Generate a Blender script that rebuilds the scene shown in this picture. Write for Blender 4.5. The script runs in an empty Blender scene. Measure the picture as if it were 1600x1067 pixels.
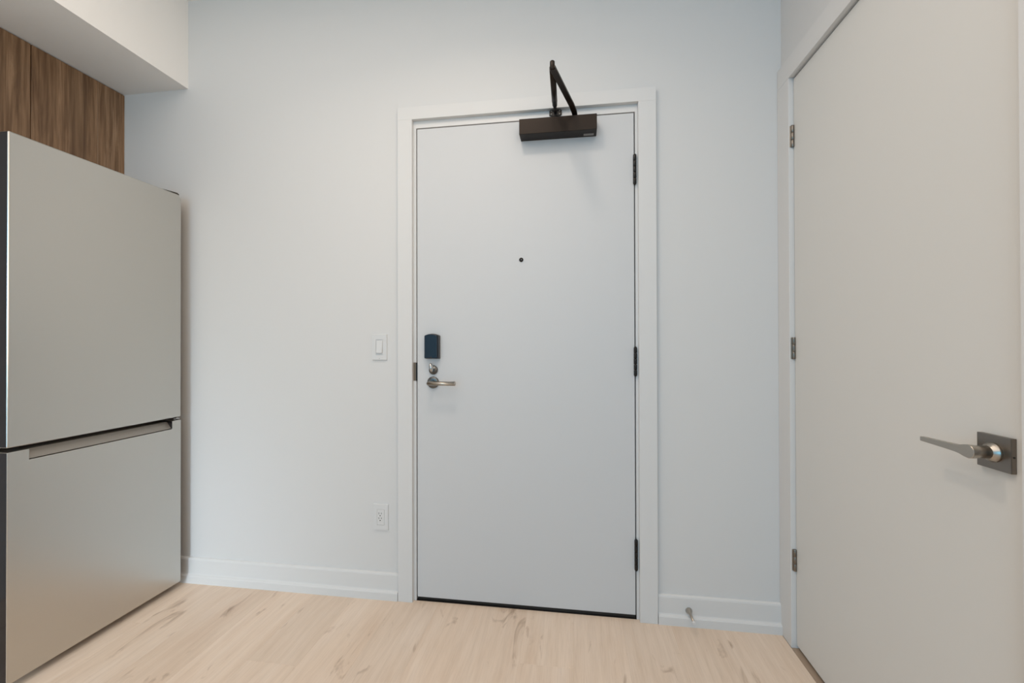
import bpy, bmesh, math, random
from mathutils import Vector, Matrix
random.seed(7)
S = bpy.context.scene
C = S.collection

# ------------------------------------------------------------------ camera
F, YAW, PIT, ROL = 668.0, 0.1428, 0.0053, -0.0023
cam_d = bpy.data.cameras.new('camera')
cam_d.sensor_width = 36.0
cam_d.lens = F / 1600 * 36.0
cam_d.clip_start = 0.02
cam = bpy.data.objects.new('camera', cam_d)
C.objects.link(cam)
fw = Vector((-math.sin(YAW) * math.cos(PIT), math.cos(YAW) * math.cos(PIT), math.sin(PIT)))
r0 = Vector((math.cos(YAW), math.sin(YAW), 0))
u0 = r0.cross(fw)
rt = r0 * math.cos(ROL) + u0 * math.sin(ROL)
up = -r0 * math.sin(ROL) + u0 * math.cos(ROL)
cam.matrix_world = Matrix(((rt.x, up.x, -fw.x, 0.6727), (rt.y, up.y, -fw.y, -1.7827),
                           (rt.z, up.z, -fw.z, 1.1116), (0, 0, 0, 1)))
S.camera = cam

# ------------------------------------------------------------------ light and exposure
S.view_settings.view_transform = 'Standard'
S.view_settings.look = 'None'
S.view_settings.gamma = 1
S.view_settings.use_curve_mapping = False
S.view_settings.exposure = 0.02

P_WIN, C_WIN = 56, (0.24, 0.66, 1.0)
P_LOW, C_LOW = 3.6, (0.78, 0.90, 1.0)
P_SIDE, C_SIDE = 7.4, (1.0, 0.81, 0.60)
P_SOFT, C_SOFT = 38, (1.0, 0.87, 0.765)
P_DOWN, C_DOWN = 4.0, (1.0, 0.84, 0.68)

world = bpy.data.worlds.new('world')
S.world = world
world.use_nodes = True
world.node_tree.nodes['Background'].inputs[0].default_value = (0.75, 0.87, 1.0, 1)
world.node_tree.nodes['Background'].inputs[1].default_value = 0.0


def area(name, loc, aim, sx, sy, power, col, spread=math.pi):
    d = bpy.data.lights.new(name, 'AREA')
    d.shape = 'RECTANGLE'
    d.size, d.size_y = sx, sy
    d.energy = power
    d.color = col
    d.spread = spread
    o = bpy.data.objects.new(name, d)
    C.objects.link(o)
    o.location = loc
    o.rotation_euler = (Vector(aim) - Vector(loc)).to_track_quat('-Z', 'Y').to_euler()
    return o


# daylight coming in through the window at the far end of the room
area('window_daylight', (0.0, -6.35, 1.5), (0.0, 0, 1.35), 3.0, 2.2, P_WIN, C_WIN)
area('window_daylight_low', (-0.75, -6.33, 1.2), (-1.38, 0.0, -0.1), 1.0, 1.6, P_LOW, C_LOW, math.radians(22))
area('side_fill', (1.45, -2.45, 1.75), (-1.2, -0.75, 2.05), 1.3, 1.3, P_SIDE, C_SIDE, math.radians(95))  # added warm fill lamp, brightens the upper left wall and bulkhead
# added fill lamp standing in for light bounced off the hall ceiling
area('ceiling_bounce_fill', (0.15, -2.45, 2.725), (0.15, -2.45, 0), 2.3, 3.7, P_SOFT, C_SOFT)
# ceiling downlight by the entry
d = bpy.data.lights.new('entry_downlight', 'AREA')
d.shape = 'DISK'
d.size = 0.16
d.energy = P_DOWN
d.spread = math.radians(140)
d.color = C_DOWN
o = bpy.data.objects.new('entry_downlight', d)
C.objects.link(o)
o.location = (0.32, -0.88, 2.72)


# ------------------------------------------------------------------ materials
def mat(name, col, rough=0.5, metal=0.0, spec=0.5, coat=0.0):
    m = bpy.data.materials.new(name)
    m.use_nodes = True
    b = m.node_tree.nodes['Principled BSDF']
    b.inputs['Base Color'].default_value = (*col, 1)
    b.inputs['Roughness'].default_value = rough
    b.inputs['Metallic'].default_value = metal
    b.inputs['Specular IOR Level'].default_value = spec
    b.inputs['Coat Weight'].default_value = coat
    return m


def nd(m, t, **kw):
    n = m.node_tree.nodes.new(t)
    for k, v in kw.items():
        setattr(n, k, v)
    return n


def lk(m, a, b):
    m.node_tree.links.new(a, b)


def add_bump(m, scale, strength, dist=0.001, stretch=(1, 1, 1), detail=3.0):
    tc = nd(m, 'ShaderNodeTexCoord')
    mp = nd(m, 'ShaderNodeMapping')
    mp.inputs['Scale'].default_value = stretch
    no = nd(m, 'ShaderNodeTexNoise')
    no.inputs['Scale'].default_value = scale
    no.inputs['Detail'].default_value = detail
    bu = nd(m, 'ShaderNodeBump')
    bu.inputs['Strength'].default_value = strength
    bu.inputs['Distance'].default_value = dist
    lk(m, tc.outputs['Object'], mp.inputs['Vector'])
    lk(m, mp.outputs[0], no.inputs['Vector'])
    lk(m, no.outputs['Fac'], bu.inputs['Height'])
    lk(m, bu.outputs[0], m.node_tree.nodes['Principled BSDF'].inputs['Normal'])
    return no


M = {}
M['wall'] = mat('wall_paint', (0.70, 0.70, 0.695), 0.6, spec=0.3)
add_bump(M['wall'], 260, 0.12, 0.0006)
M['ceiling'] = mat('ceiling_paint', (0.88, 0.88, 0.87), 0.8, spec=0.2)
add_bump(M['ceiling'], 220, 0.15, 0.0008)
M['trim'] = mat('trim_paint', (0.715, 0.715, 0.71), 0.52, spec=0.3)
add_bump(M['trim'], 60, 0.05, 0.0006)
M['door'] = mat('entry_door_paint', (0.635, 0.645, 0.655), 0.48, spec=0.4)
add_bump(M['door'], 45, 0.06, 0.0008)
M['door_b'] = mat('closet_door_paint', (0.715, 0.71, 0.685), 0.5, spec=0.3)
add_bump(M['door_b'], 45, 0.05, 0.0008)
M['frame'] = mat('steel_frame_paint', (0.715, 0.715, 0.71), 0.35, spec=0.45)
M['plastic'] = mat('white_plastic', (0.70, 0.705, 0.705), 0.4)
M['slot'] = mat('slot_dark', (0.03, 0.028, 0.026), 0.6)
M['bronze'] = mat('dark_bronze', (0.018, 0.011, 0.007), 0.36, metal=0.3, spec=0.25)
add_bump(M['bronze'], 500, 0.08, 0.0003)
M['black_metal'] = mat('blackened_metal', (0.012, 0.010, 0.009), 0.4, metal=0.3)
M['nickel'] = mat('satin_nickel', (0.46, 0.42, 0.37), 0.30, metal=1.0)
add_bump(M['nickel'], 400, 0.05, 0.0002, (1, 1, 8))
M['nickel_dark'] = mat('aged_nickel', (0.24, 0.215, 0.19), 0.33, metal=1.0)
M['chrome'] = mat('chrome_lock', (0.55, 0.55, 0.55), 0.18, metal=1.0)
M['reader'] = mat('reader_plastic', (0.004, 0.010, 0.020), 0.28, coat=0.0)
M['reader_side'] = mat('reader_housing', (0.035, 0.031, 0.031), 0.4)
M['strike'] = mat('strike_bronze', (0.20, 0.155, 0.115), 0.45, metal=0.4)
M['lock_rose'] = mat('lock_rose_metal', (0.15, 0.15, 0.145), 0.30, metal=1.0)
M['doorway_floor'] = mat('shaded_oak', (0.40, 0.30, 0.22), 0.5)  # oak darkened to carry the shade of the closet door recess
M['rubber'] = mat('black_rubber', (0.012, 0.011, 0.010), 0.7)
M['white_rubber'] = mat('white_rubber', (0.74, 0.73, 0.72), 0.6)
M['grey_label'] = mat('grey_label', (0.22, 0.21, 0.20), 0.4)
M['glass'] = mat('peephole_glass', (0.01, 0.012, 0.015), 0.05, coat=1.0)
M['fridge_body'] = mat('fridge_body_grey', (0.05, 0.038, 0.028), 0.4, metal=0.3)
M['fridge_side'] = mat('fridge_polished_side', (0.055, 0.055, 0.062), 0.10, metal=0.9)  # dark base colour stands in for the reflection of an unbuilt kitchen
M['recess'] = mat('recess_grey', (0.33, 0.305, 0.275), 0.38, metal=0.5)
M['window_frame'] = mat('window_frame_grey', (0.3, 0.3, 0.3), 0.4)

# brushed stainless steel
m = mat('brushed_stainless', (0.59, 0.57, 0.53), 0.36, metal=1.0)
b = m.node_tree.nodes['Principled BSDF']
tc = nd(m, 'ShaderNodeTexCoord')
mp = nd(m, 'ShaderNodeMapping')
mp.inputs['Scale'].default_value = (1, 3, 900)
no = nd(m, 'ShaderNodeTexNoise')
no.inputs['Scale'].default_value = 1.0
no.inputs['Detail'].default_value = 4
mr = nd(m, 'ShaderNodeMapRange')
mr.inputs['To Min'].default_value = 0.27
mr.inputs['To Max'].default_value = 0.33
bu = nd(m, 'ShaderNodeBump')
bu.inputs['Strength'].default_value = 0.06
bu.inputs['Distance'].default_value = 0.0004
lk(m, tc.outputs['Object'], mp.inputs[0])
lk(m, mp.outputs[0], no.inputs['Vector'])
lk(m, no.outputs['Fac'], mr.inputs['Value'])
lk(m, mr.outputs[0], b.inputs['Roughness'])
lk(m, no.outputs['Fac'], bu.inputs['Height'])
lk(m, bu.outputs[0], b.inputs['Normal'])
M['steel'] = m


def ramp(m, stops):
    n = nd(m, 'ShaderNodeValToRGB')
    e = n.color_ramp.elements
    e[0].position, e[0].color = stops[0][0], (*stops[0][1], 1)
    e[1].position, e[1].color = stops[-1][0], (*stops[-1][1], 1)
    for p, c in stops[1:-1]:
        x = e.new(p)
        x.color = (*c, 1)
    return n


def mix(m, kind, fac, a, b):
    n = nd(m, 'ShaderNodeMix', data_type='RGBA', blend_type=kind)
    for sock, v in ((n.inputs[0], fac), (n.inputs[6], a), (n.inputs[7], b)):
        if hasattr(v, 'links'):
            lk(m, v, sock)
        elif isinstance(v, tuple):
            sock.default_value = (*v, 1)
        else:
            sock.default_value = v
    return n.outputs[2]


def noise(m, vec, stretch, scale, detail=4, rough=0.55, dist=0.0):
    mp = nd(m, 'ShaderNodeMapping')
    mp.inputs['Scale'].default_value = stretch
    no = nd(m, 'ShaderNodeTexNoise')
    no.inputs['Scale'].default_value = scale
    no.inputs['Detail'].default_value = detail
    no.inputs['Roughness'].default_value = rough
    no.inputs['Distortion'].default_value = dist
    lk(m, vec, mp.inputs[0])
    lk(m, mp.outputs[0], no.inputs['Vector'])
    return no.outputs['Fac']


def random_coords(m):
    tc = nd(m, 'ShaderNodeTexCoord')
    oi = nd(m, 'ShaderNodeObjectInfo')
    mu = nd(m, 'ShaderNodeVectorMath', operation='MULTIPLY')
    cb = nd(m, 'ShaderNodeCombineXYZ')
    for i in range(3):
        lk(m, oi.outputs['Random'], cb.inputs[i])
    lk(m, cb.outputs[0], mu.inputs[0])
    mu.inputs[1].default_value = (37.3, 61.7, 23.1)
    ad = nd(m, 'ShaderNodeVectorMath', operation='ADD')
    lk(m, tc.outputs['Object'], ad.inputs[0])
    lk(m, mu.outputs[0], ad.inputs[1])
    return ad.outputs[0], oi.outputs['Random']


# pale oak floor boards (grain along y)
m = mat('pale_oak', (0.5, 0.4, 0.3), 0.42, spec=0.4)
b = m.node_tree.nodes['Principled BSDF']
v, rnd = random_coords(m)
broad = noise(m, v, (7.5, 1.3, 1), 1.0, 5, 0.6, 0.9)
r1 = ramp(m, [(0.30, (0.745, 0.585, 0.455)), (0.50, (0.800, 0.650, 0.522)), (0.72, (0.840, 0.700, 0.580))])
lk(m, broad, r1.inputs[0])
# cathedral grain: distorted bands
mp = nd(m, 'ShaderNodeMapping')
mp.inputs['Scale'].default_value = (1.0, 0.10, 1)
wv = nd(m, 'ShaderNodeTexWave', wave_type='BANDS', bands_direction='X')
wv.inputs['Scale'].default_value = 8
wv.inputs['Distortion'].default_value = 14
wv.inputs['Detail'].default_value = 2.5
wv.inputs['Detail Scale'].default_value = 1.1
lk(m, v, mp.inputs[0])
lk(m, mp.outputs[0], wv.inputs['Vector'])
r2 = ramp(m, [(0.0, (0.93, 0.915, 0.90)), (0.6, (1, 1, 1)), (1.0, (1.02, 1.02, 1.02))])
lk(m, wv.outputs['Fac'], r2.inputs[0])
c = mix(m, 'MULTIPLY', 0.4, r1.outputs[0], r2.outputs[0])
fine = noise(m, v, (230, 9, 1), 1.0, 4, 0.65)
r3 = ramp(m, [(0.30, (0.90, 0.885, 0.87)), (0.58, (1, 1, 1))])
lk(m, fine, r3.inputs[0])
c = mix(m, 'MULTIPLY', 0.75, c, r3.outputs[0])
# knots and dark flecks
kn = noise(m, v, (19, 5.5, 1), 1.0, 4, 0.55, 0.9)
r4 = ramp(m, [(0.615, (1, 1, 1)), (0.68, (0.82, 0.79, 0.77)), (0.77, (0.56, 0.50, 0.45))])
lk(m, kn, r4.inputs[0])
c = mix(m, 'MULTIPLY', 1.0, c, r4.outputs[0])
mr = nd(m, 'ShaderNodeMapRange')
mr.inputs['To Min'].default_value = 0.95
mr.inputs['To Max'].default_value = 1.04
lk(m, rnd, mr.inputs['Value'])
hv = nd(m, 'ShaderNodeHueSaturation')
lk(m, mr.outputs[0], hv.inputs['Value'])
lk(m, c, hv.inputs['Color'])
lk(m, hv.outputs[0], b.inputs['Base Color'])
bu = nd(m, 'ShaderNodeBump')
bu.inputs['Strength'].default_value = 0.08
bu.inputs['Distance'].default_value = 0.0006
lk(m, fine, bu.inputs['Height'])
lk(m, bu.outputs[0], b.inputs['Normal'])
M['oak'] = m
M['subfloor'] = mat('subfloor_brown', (0.16, 0.12, 0.09), 0.8)

# walnut-look cabinet laminate (grain along z)
m = mat('walnut_laminate', (0.3, 0.18, 0.1), 0.42, spec=0.4)
b = m.node_tree.nodes['Principled BSDF']
tc = nd(m, 'ShaderNodeTexCoord')
v = tc.outputs['Object']
# strips of veneer about 7 cm wide
mp = nd(m, 'ShaderNodeMapping')
mp.inputs['Scale'].default_value = (0.0, 14.5, 0.0)
mp.inputs['Location'].default_value = (0, 0.36, 0)
wn = nd(m, 'ShaderNodeTexWhiteNoise', noise_dimensions='3D')
fl = nd(m, 'ShaderNodeVectorMath', operation='FLOOR')
lk(m, v, mp.inputs[0])
lk(m, mp.outputs[0], fl.inputs[0])
lk(m, fl.outputs[0], wn.inputs['Vector'])
ad = nd(m, 'ShaderNodeVectorMath', operation='ADD')
sc = nd(m, 'ShaderNodeVectorMath', operation='SCALE')
sc.inputs['Scale'].default_value = 9.0
lk(m, wn.outputs['Color'], sc.inputs[0])
lk(m, v, ad.inputs[0])
lk(m, sc.outputs[0], ad.inputs[1])
vv = ad.outputs[0]
g1 = noise(m, vv, (22, 22, 1.3), 1.0, 6, 0.65, 1.6)
r1 = ramp(m, [(0.28, (0.150, 0.082, 0.042)), (0.5, (0.275, 0.165, 0.090)), (0.72, (0.420, 0.275, 0.170))])
lk(m, g1, r1.inputs[0])
g2 = noise(m, vv, (120, 120, 4), 1.0, 3, 0.6)
r2 = ramp(m, [(0.36, (0.55, 0.50, 0.46)), (0.58, (1, 1, 1))])
lk(m, g2, r2.inputs[0])
c = mix(m, 'MULTIPLY', 0.85, r1.outputs[0], r2.outputs[0])
mr = nd(m, 'ShaderNodeMapRange')
mr.inputs['To Min'].default_value = 0.75
mr.inputs['To Max'].default_value = 1.3
lk(m, wn.outputs['Value'], mr.inputs['Value'])
hv = nd(m, 'ShaderNodeHueSaturation')
lk(m, mr.outputs[0], hv.inputs['Value'])
lk(m, c, hv.inputs['Color'])
lk(m, hv.outputs[0], b.inputs['Base Color'])
M['walnut'] = m
M['edge_band'] = mat('walnut_edge_band', (0.34, 0.23, 0.15), 0.45)


# ------------------------------------------------------------------ mesh helpers (world coordinates)
def box(bm, x0, x1, y0, y1, z0, z1, bev=0.0, seg=2):
    t = bmesh.new()
    bmesh.ops.create_cube(t, size=1)
    for v in t.verts:
        v.co = Vector(((x0 + x1) / 2 + v.co.x * (x1 - x0), (y0 + y1) / 2 + v.co.y * (y1 - y0),
                       (z0 + z1) / 2 + v.co.z * (z1 - z0)))
    if bev:
        bmesh.ops.bevel(t, geom=t.edges[:], offset=bev, segments=seg, affect='EDGES', profile=0.5)
    merge(bm, t)


def merge(bm, t):
    me = bpy.data.meshes.new('tmp')
    t.to_mesh(me)
    t.free()
    bm.from_mesh(me)
    bpy.data.meshes.remove(me)


def tube(bm, pts, rad, n=20, caps=True, flat=None):
    """sweep a circle (or a flattened one) along pts with mitred corners"""
    pts = [Vector(p) for p in pts]
    rads = rad if isinstance(rad, (list, tuple)) else [rad] * len(pts)
    rings = []
    ref = None
    for i, p in enumerate(pts):
        a = (pts[i] - pts[i - 1]).normalized() if i else (pts[1] - pts[0]).normalized()
        c = (pts[i + 1] - pts[i]).normalized() if i < len(pts) - 1 else a
        d = (a + c).normalized()
        if ref is None:
            ref = a.orthogonal().normalized()
            if flat:
                ref = Vector(flat)
                ref = (ref - a * ref.dot(a)).normalized()
        u = (ref - a * ref.dot(a)).normalized()
        w = a.cross(u)
        ring = []
        for k in range(n):
            t = 2 * math.pi * k / n
            q = p + (u * math.cos(t) + w * math.sin(t)) * rads[i]
            # slide along the incoming direction onto the mitre plane
            q = q + a * ((p - q).dot(d) / a.dot(d))
            ring.append(bm.verts.new(q))
        rings.append(ring)
        ref = (u - c * u.dot(c)).normalized()
    for r1, r2 in zip(rings, rings[1:]):
        for k in range(n):
            f = bm.faces.new((r1[k], r1[(k + 1) % n], r2[(k + 1) % n], r2[k]))
            f.smooth = True
    if caps:
        bm.faces.new(list(reversed(rings[0])))
        bm.faces.new(rings[-1])


def lathe(bm, o, axis, prof, n=28):
    """prof: (distance along axis, radius)"""
    o = Vector(o)
    a = Vector(axis).normalized()
    u = a.orthogonal().normalized()
    w = a.cross(u)
    rings = []
    for d, r in prof:
        r = max(r, 1e-5)
        rings.append([bm.verts.new(o + a * d + (u * math.cos(2 * math.pi * k / n) + w * math.sin(2 * math.pi * k / n)) * r)
                      for k in range(n)])
    for r1, r2 in zip(rings, rings[1:]):
        for k in range(n):
            f = bm.faces.new((r1[k], r1[(k + 1) % n], r2[(k + 1) % n], r2[k]))
            f.smooth = True
    bm.faces.new(list(reversed(rings[0])))
    bm.faces.new(rings[-1])


def extrude(bm, poly, d, bev=0.0, seg=2):
    """poly: list of 3-D points in a plane, extruded by vector d"""
    t = bmesh.new()
    vs = [t.verts.new(p) for p in poly]
    f = t.faces.new(vs)
    r = bmesh.ops.extrude_face_region(t, geom=[f])
    bmesh.ops.translate(t, verts=[v for v in r['geom'] if isinstance(v, bmesh.types.BMVert)], vec=Vector(d))
    bmesh.ops.recalc_face_normals(t, faces=t.faces[:])
    if bev:
        bmesh.ops.bevel(t, geom=t.edges[:], offset=bev, segments=seg, affect='EDGES', profile=0.5)
    merge(bm, t)


def wpos(o):
    p = Vector((0, 0, 0))
    while o:
        p += o.location
        o = o.parent
    return p


def obj(name, bm, material, parent=None, loc=None, label=None):
    """one mesh object; its vertices are given in world coordinates"""
    base = wpos(parent) if parent else Vector((0, 0, 0))
    o_at = Vector(loc) if loc is not None else base
    bmesh.ops.recalc_face_normals(bm, faces=bm.faces[:])
    bmesh.ops.translate(bm, verts=bm.verts[:], vec=-o_at)
    me = bpy.data.meshes.new(name)
    bm.to_mesh(me)
    bm.free()
    for mm in (material if isinstance(material, (list, tuple)) else [material]):
        me.materials.append(mm)
    o = bpy.data.objects.new(name, me)
    C.objects.link(o)
    if parent:
        o.parent = parent
    o.location = o_at - base
    if label:
        o['label'] = label
    return o


def struct(name, bm, material, **kw):
    o = obj(name, bm, material, **kw)
    o['kind'] = 'structure'
    return o


def struct_empty(name, loc):
    o = bpy.data.objects.new(name, None)
    C.objects.link(o)
    o.location = loc
    o.empty_display_size = 0.1
    o['kind'] = 'structure'
    return o


def thing(name, loc, label, cat, group=None):
    o = bpy.data.objects.new(name, None)
    C.objects.link(o)
    o.location = loc
    o.empty_display_size = 0.1
    o['label'] = label
    o['category'] = cat
    if group:
        o['group'] = group
    return o


B = bmesh.new

# ------------------------------------------------------------------ room shell
XL, XR, YF, ZC = -1.80, 1.472, -6.5, 2.74
bm = B()
box(bm, XL - 0.1, -0.055, 0, 0.12, 0, ZC)
box(bm, 0.972, XR + 0.12, 0, 0.12, 0, ZC)
box(bm, -0.055, 0.972, 0, 0.12, 2.10, ZC)
struct('wall_back', bm, M['wall'])

OY0, OY1 = -0.069, -0.925          # closet door opening in the right wall
bm = B()
box(bm, XR, XR + 0.12, OY0, 0.0, 0, ZC)
box(bm, XR, XR + 0.12, OY1, OY0, 2.107, ZC)
box(bm, XR, XR + 0.12, -1.75, OY1, 0, ZC)
box(bm, XR, XR + 0.12, YF, -3.15, 0, ZC)
box(bm, XR, XR + 0.12, -3.15, -1.75, 0, 1.05)
box(bm, XR, XR + 0.12, -3.15, -1.75, 2.45, ZC)
struct('wall_right', bm, M['wall'])

bm = B()
box(bm, XL - 0.1, XL, YF, 0, 0, ZC)
struct('wall_left', bm, M['wall'])

bm = B()
box(bm, XL - 0.1, -1.5, YF - 0.12, YF, 0, ZC)
box(bm, 1.35, XR + 0.12, YF - 0.12, YF, 0, ZC)
box(bm, -1.5, 1.35, YF - 0.12, YF, 0, 0.35)
box(bm, -1.5, 1.35, YF - 0.12, YF, 2.6, ZC)
struct('wall_front', bm, M['wall'])
bm = B()
for x in (-1.5, -0.55, 0.40, 1.30):
    box(bm, x, x + 0.05, YF - 0.09, YF - 0.03, 0.35, 2.6)
for z in (0.35, 2.55):
    box(bm, -1.45, 1.30, YF - 0.085, YF - 0.035, z, z + 0.05)
struct('window_1', bm, M['window_frame'])
bm = B()
for y in (-3.15, -2.475, -1.80):
    box(bm, XR + 0.05, XR + 0.10, y, y + 0.05, 1.05, 2.45)
for z in (1.05, 2.40):
    box(bm, XR + 0.055, XR + 0.095, -3.10, -1.80, z, z + 0.05)
struct('added_side_window', bm, M['window_frame'])  # unseen window, added to go with the side fill lamp

bm = B()
box(bm, XL - 0.1, XR + 0.12, YF - 0.12, 0.12, ZC, ZC + 0.1)
ceil = struct('ceiling', bm, M['ceiling'])
bm = B()
box(bm, XL, -1.1328, YF + 1.0, 0, 2.3235, ZC)
obj('bulkhead', bm, M['ceiling'], ceil)

# floor: slab with individual oak boards
bm = B()
box(bm, XL - 0.1, XR + 0.12, YF - 0.12, 0.12, -0.12, -0.0085)
floor = struct('floor', bm, M['subfloor'])
PW, PL, PT = 0.19, 1.38, 0.0085
plank_mesh = {}


def plank_obj(x0, w, y_far, length):
    key = (round(w, 4), round(length, 3))
    if key not in plank_mesh:
        t = B()
        box(t, 0, w, -length, 0, -PT, 0)
        e = [q for q in t.edges if all(abs(vv.co.z) < 1e-6 for vv in q.verts)]
        bmesh.ops.bevel(t, geom=e, offset=0.0006, segments=1, affect='EDGES')
        me = bpy.data.meshes.new('plank')
        t.to_mesh(me)
        t.free()
        me.materials.append(M['oak'])
        plank_mesh[key] = me
    o = bpy.data.objects.new('plank', plank_mesh[key])
    C.objects.link(o)
    o.parent = floor
    o.location = (x0, y_far, 0)


x = XL
row = 0
starts = [0.50, 1.25, 0.86, 0.30, 1.05, 0.66, 1.38, 0.42, 0.95]
XE = 1.4565
while x < XE - 0.01:
    w = min(PW, XE - x)
    y = 0.0
    ln = starts[row % len(starts)]
    while y > YF + 0.05:
        ln = min(ln, y - YF)
        plank_obj(x, w, y, ln)
        y -= ln
        ln = PL
    x += PW
    row += 1


# baseboards: stepped profile
def baseboard(name, x0, x1):
    bm = B()
    prof = [(0, 0), (-0.0215, 0), (-0.0215, 0.031), (-0.0185, 0.0355), (-0.013, 0.0385), (-0.0115, 0.042),
            (-0.0115, 0.104), (-0.0095, 0.110), (-0.004, 0.1135), (0, 0.1135)]
    extrude(bm, [(x0, yy, zz) for yy, zz in prof], (x1 - x0, 0, 0))
    return struct(name, bm, M['trim'])


baseboard('baseboard_back', -1.62, -0.0832)
baseboard('baseboard_back', 1.0032, 1.4568)

# ------------------------------------------------------------------ entry door
d1 = struct_empty('door_1', (0.459, 0, 0))
W, Z0, ZT = 0.9176, 0.0165, 2.0475
# casing (flat white boards round the frame)
bm = B()
box(bm, -0.0815, -0.0163, -0.020, 0, 0, 2.0825, 0.0006, 1)
obj('casing', bm, M['trim'], d1)
bm = B()
box(bm, 0.9322, 1.0012, -0.020, 0, 0, 2.0825, 0.0006, 1)
obj('casing', bm, M['trim'], d1)
bm = B()
box(bm, -0.0815, 1.0012, -0.020, 0, 2.0825, 2.1365, 0.0006, 1)
obj('casing', bm, M['trim'], d1)
# frame: jambs, head and stop behind the leaf
bm = B()
box(bm, -0.055, -0.0042, 0, 0.12, 0, 2.10)
box(bm, W + 0.0042, 0.972, 0, 0.12, 0, 2.10)
box(bm, -0.0042, W + 0.0042, 0, 0.12, 2.052, 2.10)
box(bm, -0.0042, 0.012, 0.05, 0.12, 0, 2.052)
box(bm, W - 0.012, W + 0.0042, 0.05, 0.12, 0, 2.052)
box(bm, 0.012, W - 0.012, 0.05, 0.12, 2.036, 2.052)
obj('frame', bm, M['frame'], d1)
bm = B()
box(bm, 0, W, 0, 0.044, Z0, ZT, 0.0012, 1)
leaf = obj('leaf', bm, M['door'], d1)
bm = B()
t = 0.006
extrude(bm, [(0.001, 0.004, Z0), (W - 0.001, 0.004, Z0), (W - 0.001, 0.004, 0.0045), (0.62, 0.004, 0.003),
             (0.3, 0.004, 0.0055), (0.001, 0.004, 0.006)], (0, 0.012, 0))
obj('door_sweep', bm, M['rubber'], d1)
bm = B()
box(bm, -0.004, W + 0.004, 0.0, 0.12, -0.0085, 0.0012)
obj('doorway_floor', bm, M['rubber'], d1)


def door_hinge(z0, z1):
    bm = B()
    cx, cy, r = W + 0.0022, -0.0065, 0.0066
    n = 5
    h = (z1 - z0) / n
    for k in range(n):
        lathe(bm, (cx, cy, z0 + k * h + 0.0006), (0, 0, 1), [(0, r - 0.0008), (0.0012, r), (h - 0.0024, r), (h - 0.0012, r - 0.0008)], 18)
    lathe(bm, (cx, cy, z1 - 0.001), (0, 0, 1), [(0, 0.005), (0.002, 0.0055), (0.004, 0.003)], 14)
    lathe(bm, (cx, cy, z0 + 0.001), (0, 0, -1), [(0, 0.005), (0.002, 0.0055), (0.004, 0.003)], 14)
    hg = obj('hinge', bm, M['black_metal'], d1, loc=(cx, cy, (z0 + z1) / 2))
    bm = B()
    box(bm, W - 0.0002, W + 0.0046, -0.002, 0.03, z0 + 0.002, z1 - 0.002)
    obj('hinge_leaf', bm, M['black_metal'], hg)


for z0, z1 in ((1.756, 1.874), (0.982, 1.096), (0.2005, 0.3215)):
    door_hinge(z0, z1)

# peephole
bm = B()
lathe(bm, (0.4566, 0.0005, 1.464), (0, -1, 0), [(0, 0.0088), (0.003, 0.0088), (0.0042, 0.0075), (0.0042, 0.0055), (0.0028, 0.0048)])
pp = obj('peephole', bm, M['bronze'], d1, loc=(0.4566, 0, 1.464), label='small dark round peephole ring')
bm = B()
lathe(bm, (0.4566, -0.0022, 1.464), (0, -1, 0), [(0, 0.0048), (0.001, 0.0040), (0.0016, 0.0022), (0.0018, 0.0003)])
obj('lens', bm, M['glass'], pp)

# strike plate in the frame, latch hole
bm = B()
box(bm, -0.0168, -0.0003, -0.0022, 0.0, 0.952, 1.031, 0.0006, 1)
sp = obj('strike_plate', bm, M['strike'], d1, loc=(-0.009, 0, 0.99), label='brown metal strike plate on the frame edge')
bm = B()
box(bm, -0.0052, 0.0006, -0.0030, 0.004, 0.9525, 1.0305)
obj('latch_lip', bm, M['black_metal'], sp)

# card reader: black housing with an arched top
def reader_outline(x0, x1, z0, z1, rise, y, n=14):
    p = [(x0, y, z0), (x1, y, z0)]
    for k in range(n + 1):
        t = k / n
        p.append((x1 + (x0 - x1) * t, y, z1 - rise + rise * math.sin(math.pi * t) ** 0.9))
    return p


bm = B()
extrude(bm, reader_outline(0.0430, 0.1040, 1.0485, 1.1555, 0.0085, 0.0), (0, -0.020, 0), 0.0012, 2)
rd = obj('lock_reader', bm, M['reader_side'], d1, loc=(0.0765, 0, 1.10), label='dark arched keyless lock box above the thumb turn')
bm = B()
extrude(bm, reader_outline(0.0415, 0.0985, 1.0495, 1.1545, 0.0075, -0.020), (0, -0.0085, 0), 0.003, 3)
obj('reader_face', bm, M['reader'], rd, label='glossy blue-black front face')
bm = B()
lathe(bm, (0.0715, -0.028, 1.0555), (0, -1, 0), [(0, 0.0028), (0.001, 0.0028), (0.0012, 0.002)], 12)
obj('sensor_dot', bm, M['slot'], rd)

# thumb turn
bm = B()
lathe(bm, (0.0735, 0, 0.9995), (0, -1, 0), [(0, 0.0195), (0.006, 0.0195), (0.009, 0.0165), (0.0095, 0.011), (0.014, 0.009)])
tt = obj('thumb_turn', bm, M['lock_rose'], d1, loc=(0.0735, 0, 0.9995), label='round nickel rose with an upright oval turn')
bm = B()
bmesh.ops.create_uvsphere(bm, u_segments=20, v_segments=14, radius=1)
R = Matrix.Rotation(math.radians(-10), 3, 'Y')
for v in bm.verts:
    q = Vector((v.co.x * 0.0090, v.co.y * 0.011, v.co.z * 0.0195))
    v.co = R @ q + Vector((0.0700, -0.022, 1.0105))
for f in bm.faces:
    f.smooth = True
obj('turn_knob', bm, M['chrome'], tt)

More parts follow.
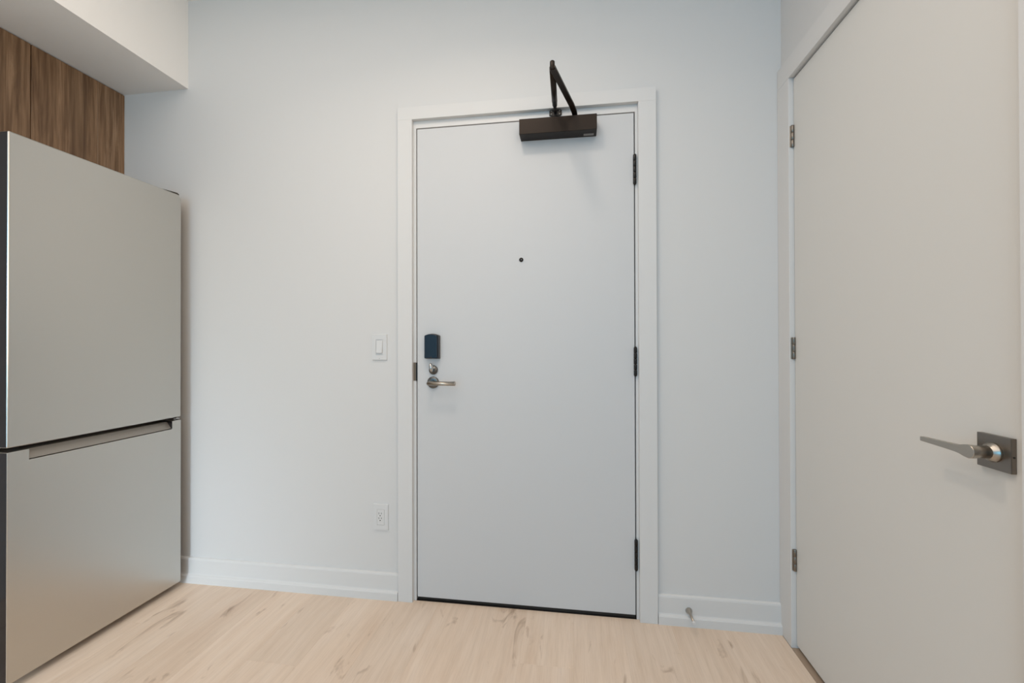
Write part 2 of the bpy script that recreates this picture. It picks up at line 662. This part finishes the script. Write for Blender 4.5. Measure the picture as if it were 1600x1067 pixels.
# lever handle of the entry door
bm = B()
lathe(bm, (0.0722, 0, 0.9455), (0, -1, 0), [(0, 0.0255), (0.006, 0.0255), (0.0085, 0.0235), (0.009, 0.013)])
lv = obj('lever_handle', bm, M['lock_rose'], d1, loc=(0.0722, 0, 0.9455), label='brushed nickel lever on a round rose')
bm = B()
tube(bm, [(0.0722, -0.008, 0.9455), (0.0722, -0.052, 0.9455), (0.1845, -0.052, 0.9455)], 0.0092, 24)
e = [q for q in bm.edges if all(vv.co.x > 0.184 for vv in q.verts)]
bmesh.ops.bevel(bm, geom=e, offset=0.0012, segments=2, affect='EDGES')
obj('lever', bm, M['nickel'], lv)

# ------------------------------------------------------------------ closet door on the right wall
XD = 1.474
DY0, DY1 = -0.0895, -0.9020
d2 = struct_empty('door_2', (XD, -0.49, 0))
bm = B()
box(bm, 1.4568, 1.472, -0.0868, -0.0005, 0, 2.0855, 0.001, 1)
obj('casing', bm, M['trim'], d2)
bm = B()
box(bm, 1.4568, 1.472, -0.990, -0.9045, 0, 2.0855, 0.001, 1)
obj('casing', bm, M['trim'], d2)
bm = B()
box(bm, 1.4568, 1.472, -0.990, -0.0005, 2.0855, 2.161, 0.001, 1)
obj('casing', bm, M['trim'], d2)
bm = B()
box(bm, 1.4585, 1.592, -0.0870, -0.069, 0, 2.107)
box(bm, 1.4585, 1.592, -0.925, -0.9045, 0, 2.107)
box(bm, 1.4585, 1.592, -0.9045, -0.0870, 2.0860, 2.107)
box(bm, 1.513, 1.592, -0.100, -0.0870, 0, 2.0860)
box(bm, 1.513, 1.592, -0.9045, -0.892, 0, 2.0860)
box(bm, 1.513, 1.592, -0.892, -0.100, 2.074, 2.0860)
obj('frame', bm, M['trim'], d2)
bm = B()
box(bm, XD, XD + 0.036, DY1, DY0, 0.0125, 2.0795, 0.001, 1)
obj('leaf', bm, M['door_b'], d2)
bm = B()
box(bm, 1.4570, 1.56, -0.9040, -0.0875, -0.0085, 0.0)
obj('doorway_floor', bm, M['doorway_floor'], d2)  # floor inside the door recess, with its shade put into the colour


def closet_hinge(z0, z1):
    cx, cy, r = 1.4690, -0.0905, 0.0058
    bm = B()
    n = 3
    h = (z1 - z0) / n
    for k in range(n):
        lathe(bm, (cx, cy, z0 + k * h + 0.0004), (0, 0, 1), [(0, r - 0.0006), (0.001, r), (h - 0.0018, r), (h - 0.0008, r - 0.0006)], 18)
    hg = obj('hinge', bm, M['nickel_dark'], d2, loc=(cx, cy, (z0 + z1) / 2))
    bm = B()
    box(bm, 1.4602, 1.4735, -0.0888, -0.0868, z0 + 0.001, z1 - 0.001, 0.0006, 1)
    obj('hinge_leaf', bm, M['nickel'], hg)


for z0, z1 in ((1.829, 1.909), (1.0527, 1.133), (0.281, 0.3605)):
    closet_hinge(z0, z1)

# square-rose lever
RY, RZ = -0.844, 0.9027
bm = B()
box(bm, XD - 0.0095, XD, RY - 0.0335, RY + 0.0335, RZ - 0.0325, RZ + 0.0325, 0.0008, 2)
l2 = obj('lever_handle', bm, M['nickel_dark'], d2, loc=(XD, RY, RZ), label='satin nickel lever on a square rose')
bm = B()
lathe(bm, (XD - 0.009, RY, RZ), (-1, 0, 0), [(0, 0.0185), (0.004, 0.0185), (0.0055, 0.0165), (0.008, 0.0165), (0.0095, 0.0125), (0.011, 0.0125)])
obj('collar', bm, M['nickel'], l2)
bm = B()
XB = XD - 0.052
lathe(bm, (XD - 0.016, RY, RZ), (-1, 0, 0), [(0, 0.0122), (0.0340, 0.0122), (0.0352, 0.0115)], 32)
# blade: tapered flat bar that grows out of the hub end
poly = []
prof = [(0.004, 0.0124), (0.010, 0.0116), (0.016, 0.0098), (0.022, 0.0082), (0.030, 0.0072), (0.070, 0.0058), (0.115, 0.0046)]
for yy, hh in prof:
    poly.append((XB, RY + yy, RZ + hh))
for yy, hh in reversed(prof):
    poly.append((XB, RY + yy, RZ - hh))
for k in range(1, 14):
    th = math.radians(-72 - 216 * k / 14)
    poly.append((XB, RY + 0.0130 * math.cos(th), RZ + 0.0130 * math.sin(th)))
extrude(bm, poly, (0.0100, 0, 0), 0.0006, 1)
obj('lever', bm, M['nickel'], l2)
bm = B()
lathe(bm, (XD - 0.0045, RY - 0.0335, RZ - 0.002), (0, -1, 0), [(0, 0.002), (0.0004, 0.002)], 10)
obj('set_screw', bm, M['slot'], l2)

# ------------------------------------------------------------------ door closer
t = thing('door_closer', (0.612, -0.031, 1.962), 'dark bronze door closer box with folded arms at the top of the white entry door', 'door closer')
bm = B()
box(bm, 0.4565, 0.7675, -0.062, -0.0005, 1.962, 2.0248, 0.0016, 2)
obj('body', bm, M['bronze'], t)
bm = B()
box(bm, 0.716, 0.757, -0.030, -0.014, 1.9608, 1.9625)
obj('label_plate', bm, M['grey_label'], t, label='small grey plate under the right end')
bm = B()
lathe(bm, (0.6805, -0.036, 2.0245), (0, 0, 1), [(0, 0.0125), (0.004, 0.0125), (0.006, 0.010), (0.020, 0.009)])
obj('pinion', bm, M['black_metal'], t)


def flat_bar(bm, pts, w, th):
    """bar with a rectangular section: width lies level, thickness upright"""
    pts = [Vector(p) for p in pts]
    rings = []
    for i, p in enumerate(pts):
        a = (pts[min(i + 1, len(pts) - 1)] - pts[max(i - 1, 0)])
        side = Vector((a.y, -a.x, 0)).normalized()
        nrm = side.cross(a).normalized()
        if nrm.z < 0:
            nrm = -nrm
        rings.append([bm.verts.new(p + side * sx * w / 2 + nrm * sz * th / 2) for sx, sz in ((-1, -1), (1, -1), (1, 1), (-1, 1))])
    for r1, r2 in zip(rings, rings[1:]):
        for k in range(4):
            bm.faces.new((r1[k], r1[(k + 1) % 4], r2[(k + 1) % 4], r2[k]))
    bm.faces.new(list(reversed(rings[0])))
    bm.faces.new(rings[-1])
    bmesh.ops.recalc_face_normals(bm, faces=bm.faces[:])
    bmesh.ops.bevel(bm, geom=bm.edges[:], offset=0.001, segments=1, affect='EDGES')


EL = Vector((0.6040, -0.318, 2.060))
bm = B()
flat_bar(bm, [(0.6815, -0.026, 2.040), (0.6790, -0.055, 2.040), (0.6690, -0.095, 2.046), (0.6600, -0.118, 2.052), EL + Vector((0, -0.008, -0.006))], 0.021, 0.009)
obj('main_arm', bm, M['bronze'], t)
bm = B()
FT = Vector((0.6005, -0.020, 2.0790))
dirv = (EL - FT).normalized()
e2 = EL + Vector((0, 0, 0.006))
tube(bm, [FT, FT + dirv * 0.022], 0.0042, 12)
tube(bm, [FT + dirv * 0.020, FT + dirv * 0.030, FT + dirv * 0.060, FT + dirv * 0.062, FT + dirv * 0.285],
     [0.0070, 0.0098, 0.0102, 0.0112, 0.0108], 18)
obj('forearm', bm, M['bronze'], t)
bm = B()
lathe(bm, EL + Vector((0, -0.004, -0.016)), (0, 0, 1), [(0, 0.0060), (0.003, 0.0085), (0.030, 0.0085), (0.033, 0.0060)], 20)
obj('elbow_pin', bm, M['bronze'], t)
bm = B()
box(bm, 0.5760, 0.6275, -0.0045, -0.0002, 2.0600, 2.0800, 0.001, 1)
box(bm, 0.5800, 0.6235, -0.0060, -0.0042, 2.0560, 2.0840, 0.001, 1)
box(bm, 0.5955, 0.6060, -0.0240, -0.004, 2.0660, 2.0800, 0.002, 1)
lathe(bm, (0.6005, -0.021, 2.068), (0, 0, 1), [(0, 0.006), (0.002, 0.0075), (0.014, 0.0075), (0.016, 0.006)], 16)
ft = obj('arm_foot', bm, M['black_metal'], t)
for sx in (0.5845, 0.6185):
    for sz in (2.0640, 2.0765):
        bm = B()
        lathe(bm, (sx, -0.0058, sz), (0, -1, 0), [(0, 0.0042), (0.0014, 0.0040), (0.0022, 0.0022)], 12)
        obj('screw', bm, M['lock_rose'], ft)

# ------------------------------------------------------------------ wall plates
t = thing('light_switch', (-0.1715, 0, 1.0985), 'white rocker light switch plate on the wall left of the entry door', 'light switch')


def plate(bm, cx, cz, hw, hh, iw, ih):
    """wall plate: rim with a rectangular opening"""
    y = -0.0062
    for x0, x1, z0, z1 in ((cx - hw, cx - iw, cz - hh, cz + hh), (cx + iw, cx + hw, cz - hh, cz + hh),
                           (cx - iw, cx + iw, cz + ih, cz + hh), (cx - iw, cx + iw, cz - hh, cz - ih)):
        box(bm, x0, x1, y, -0.0002, z0, z1)
    # softened outer rim
    for v in bm.verts:
        if v.co.y < -0.005:
            if abs(abs(v.co.x - cx) - hw) < 1e-5:
                v.co.x -= math.copysign(0.0022, v.co.x - cx)
            if abs(abs(v.co.z - cz) - hh) < 1e-5:
                v.co.z -= math.copysign(0.0022, v.co.z - cz)


bm = B()
plate(bm, -0.1715, 1.0978, 0.0350, 0.0572, 0.0172, 0.0338)
obj('cover_plate', bm, M['plastic'], t)
bm = B()
box(bm, -0.1885, -0.1545, -0.004, -0.0006, 1.0645, 1.1311)
obj('insert', bm, M['plastic'], t)
bm = B()
extrude(bm, [(-0.1850, -0.004, 1.0710), (-0.1850, -0.0115, 1.0725), (-0.1850, -0.0068, 1.1255), (-0.1850, -0.004, 1.1262)], (0.0270, 0, 0), 0.0005, 1)
obj('rocker', bm, M['plastic'], t)
bm = B()
lathe(bm, (-0.1715, -0.0055, 1.0480), (0, -1, 0), [(0, 0.0013), (0.0012, 0.0013)], 8)
obj('pilot_dot', bm, M['grey_label'], t)

t = thing('wall_outlet', (-0.166, 0, 0.352), 'white duplex power outlet low on the wall beside the entry door casing', 'outlet')
ocx, ocz = -0.1662, 0.3525
bm = B()
plate(bm, ocx, ocz, 0.0350, 0.0572, 0.0172, 0.0338)
obj('cover_plate', bm, M['plastic'], t)
bm = B()
box(bm, ocx - 0.0165, ocx + 0.0165, -0.0066, -0.0006, ocz - 0.0331, ocz + 0.0331, 0.0007, 1)
ins = obj('insert', bm, M['plastic'], t)
for s in (1, -1):
    zc = ocz + s * 0.0105 + 0.0045
    bm = B()
    for sx, hh in ((-0.0058, 0.0042), (0.0058, 0.0035)):
        box(bm, ocx - 0.002 + sx - 0.0009, ocx - 0.002 + sx + 0.0009, -0.0071, -0.0060, zc - hh + 0.002, zc + hh + 0.002)
    lathe(bm, (ocx - 0.002, -0.0060, zc - 0.0080), (0, -1, 0), [(0, 0.0025), (0.0011, 0.0025)], 12)
    obj('socket', bm, M['slot'], ins)

# ------------------------------------------------------------------ rigid door stop on the right baseboard
t = thing('door_stop', (1.119, -0.0115, 0.059), 'small nickel door stop rod sticking out of the right baseboard', 'door stop')
bm = B()
lathe(bm, (1.119, -0.0113, 0.0590), (0, -1, 0), [(0, 0.0125), (0.004, 0.0125), (0.009, 0.0110), (0.016, 0.0070), (0.022, 0.0048),
                                              (0.070, 0.0044)], 20)
obj('rod', bm, M['nickel'], t)
bm = B()
lathe(bm, (1.119, -0.0810, 0.0590), (0, -1, 0), [(0, 0.0046), (0.001, 0.0058), (0.007, 0.0058), (0.010, 0.0045)], 16)
obj('rubber_tip', bm, M['white_rubber'], t)

# ------------------------------------------------------------------ refrigerator
FX, FY0, FY1 = -1.111, -0.6645, -0.0545
fr = thing('refrigerator', (-1.43, -0.36, 0), 'tall stainless steel refrigerator with a bottom freezer drawer at the left wall', 'refrigerator')
bm = B()
box(bm, -1.765, -1.182, FY0 + 0.004, FY1 - 0.004, 0.03, 1.782, 0.004, 2)
obj('body', bm, M['fridge_body'], fr)
bm = B()
box(bm, -1.182, -1.171, FY0 + 0.012, FY1 - 0.012, 0.796, 1.775)
box(bm, -1.182, -1.171, FY0 + 0.012, FY1 - 0.012, 0.045, 0.758)
obj('gasket', bm, M['rubber'], fr)


def two_tone(bm, side_index=1):
    bmesh.ops.recalc_face_normals(bm, faces=bm.faces[:])
    for f in bm.faces:
        if abs(f.normal.y) > 0.93 or f.normal.x < -0.5:
            f.material_index = side_index


bm = B()
extrude(bm, [(-1.171, FY0, 0.7815), (-1.171, FY1, 0.7815), (-1.171, FY1, 1.780), (-1.171, FY1 - 0.015, 1.797), (-1.171, FY0, 1.797)],
        (FX + 1.171, 0, 0), 0.0050, 4)
two_tone(bm)
obj('upper_door', bm, [M['steel'], M['fridge_side']], fr, loc=(FX, -0.36, 1.29))
bm = B()
ZD = 0.768
rec0, rec1, recz = -0.6070, -0.0975, 0.7325
poly = [(-1.171, FY0, 0.028), (-1.171, FY1, 0.028), (-1.171, FY1, ZD), (-1.171, rec1, ZD), (-1.171, rec1, recz),
        (-1.171, rec0, recz), (-1.171, rec0, ZD), (-1.171, FY0, ZD)]
extrude(bm, poly, (0.060, 0, 0), 0.0028, 3)
two_tone(bm)
dr = obj('freezer_drawer', bm, [M['steel'], M['fridge_side']], fr, loc=(FX, -0.36, 0.4))
bm = B()
extrude(bm, [(-1.170, rec0, ZD - 0.004), (-1.140, rec0, ZD - 0.004), (-1.118, rec0, recz + 0.002), (-1.170, rec0, recz + 0.002)], (0, rec1 - rec0, 0))
obj('handle_recess', bm, M['recess'], dr)
# hinges
bm = B()
extrude(bm, [(-1.178, -0.150, 1.7965), (-1.178, -0.062, 1.7965), (-1.178, -0.064, 1.7995), (-1.178, -0.072, 1.8035), (-1.178, -0.100, 1.8015)],
        (0.064, 0, 0), 0.0006, 1)
obj('hinge_cover', bm, M['fridge_body'], fr)
bm = B()
box(bm, -1.160, -1.113, -0.088, -0.058, 0.7725, 0.7765, 0.001, 1)
lathe(bm, (-1.122, -0.066, 0.768), (0, 0, 1), [(0, 0.0035), (0.0135, 0.0035)], 12)
obj('middle_hinge', bm, M['chrome'], fr)
bm = B()
box(bm, -1.76, -1.20, FY0 + 0.02, FY1 - 0.02, 0.008, 0.03)
obj('toe_base', bm, M['rubber'], fr)
for yy in (FY0 + 0.05, FY1 - 0.05):
    for xx in (-1.215, -1.72):
        bm = B()
        lathe(bm, (xx, yy, 0.0), (0, 0, 1), [(0, 0.016), (0.006, 0.016), (0.008, 0.012)], 14)
        obj('foot', bm, M['rubber'], fr)

# ------------------------------------------------------------------ walnut cabinet over the refrigerator
XC = -1.482
cb = thing('wall_cabinet', (-1.64, -0.36, 1.86), 'walnut-look wall cabinet under the bulkhead above the refrigerator', 'cabinet')
bm = B()
box(bm, -1.80, XC - 0.020, -0.722, -0.001, 1.86, 2.321)
obj('body', bm, M['walnut'], cb, loc=(XC, -0.36, 1.86))


def panel(name, y0, y1, lab=None):
    bm = B()
    box(bm, XC - 0.018, XC, y0, y1, 1.858, 2.3195, 0.0009, 1)
    return obj(name, bm, M['walnut'], cb, loc=(XC, 0, 1.86), label=lab)


panel('filler_panel', -0.1172, -0.0008)
panel('door', -0.3608, -0.1196)
panel('door', -0.6048, -0.3640)
panel('filler_panel', -0.722, -0.6072)
bm = B()
box(bm, XC - 0.017, XC + 0.0004, -0.1192, -0.1176, 1.858, 2.3195)
obj('edge_strip', bm, M['edge_band'], cb)
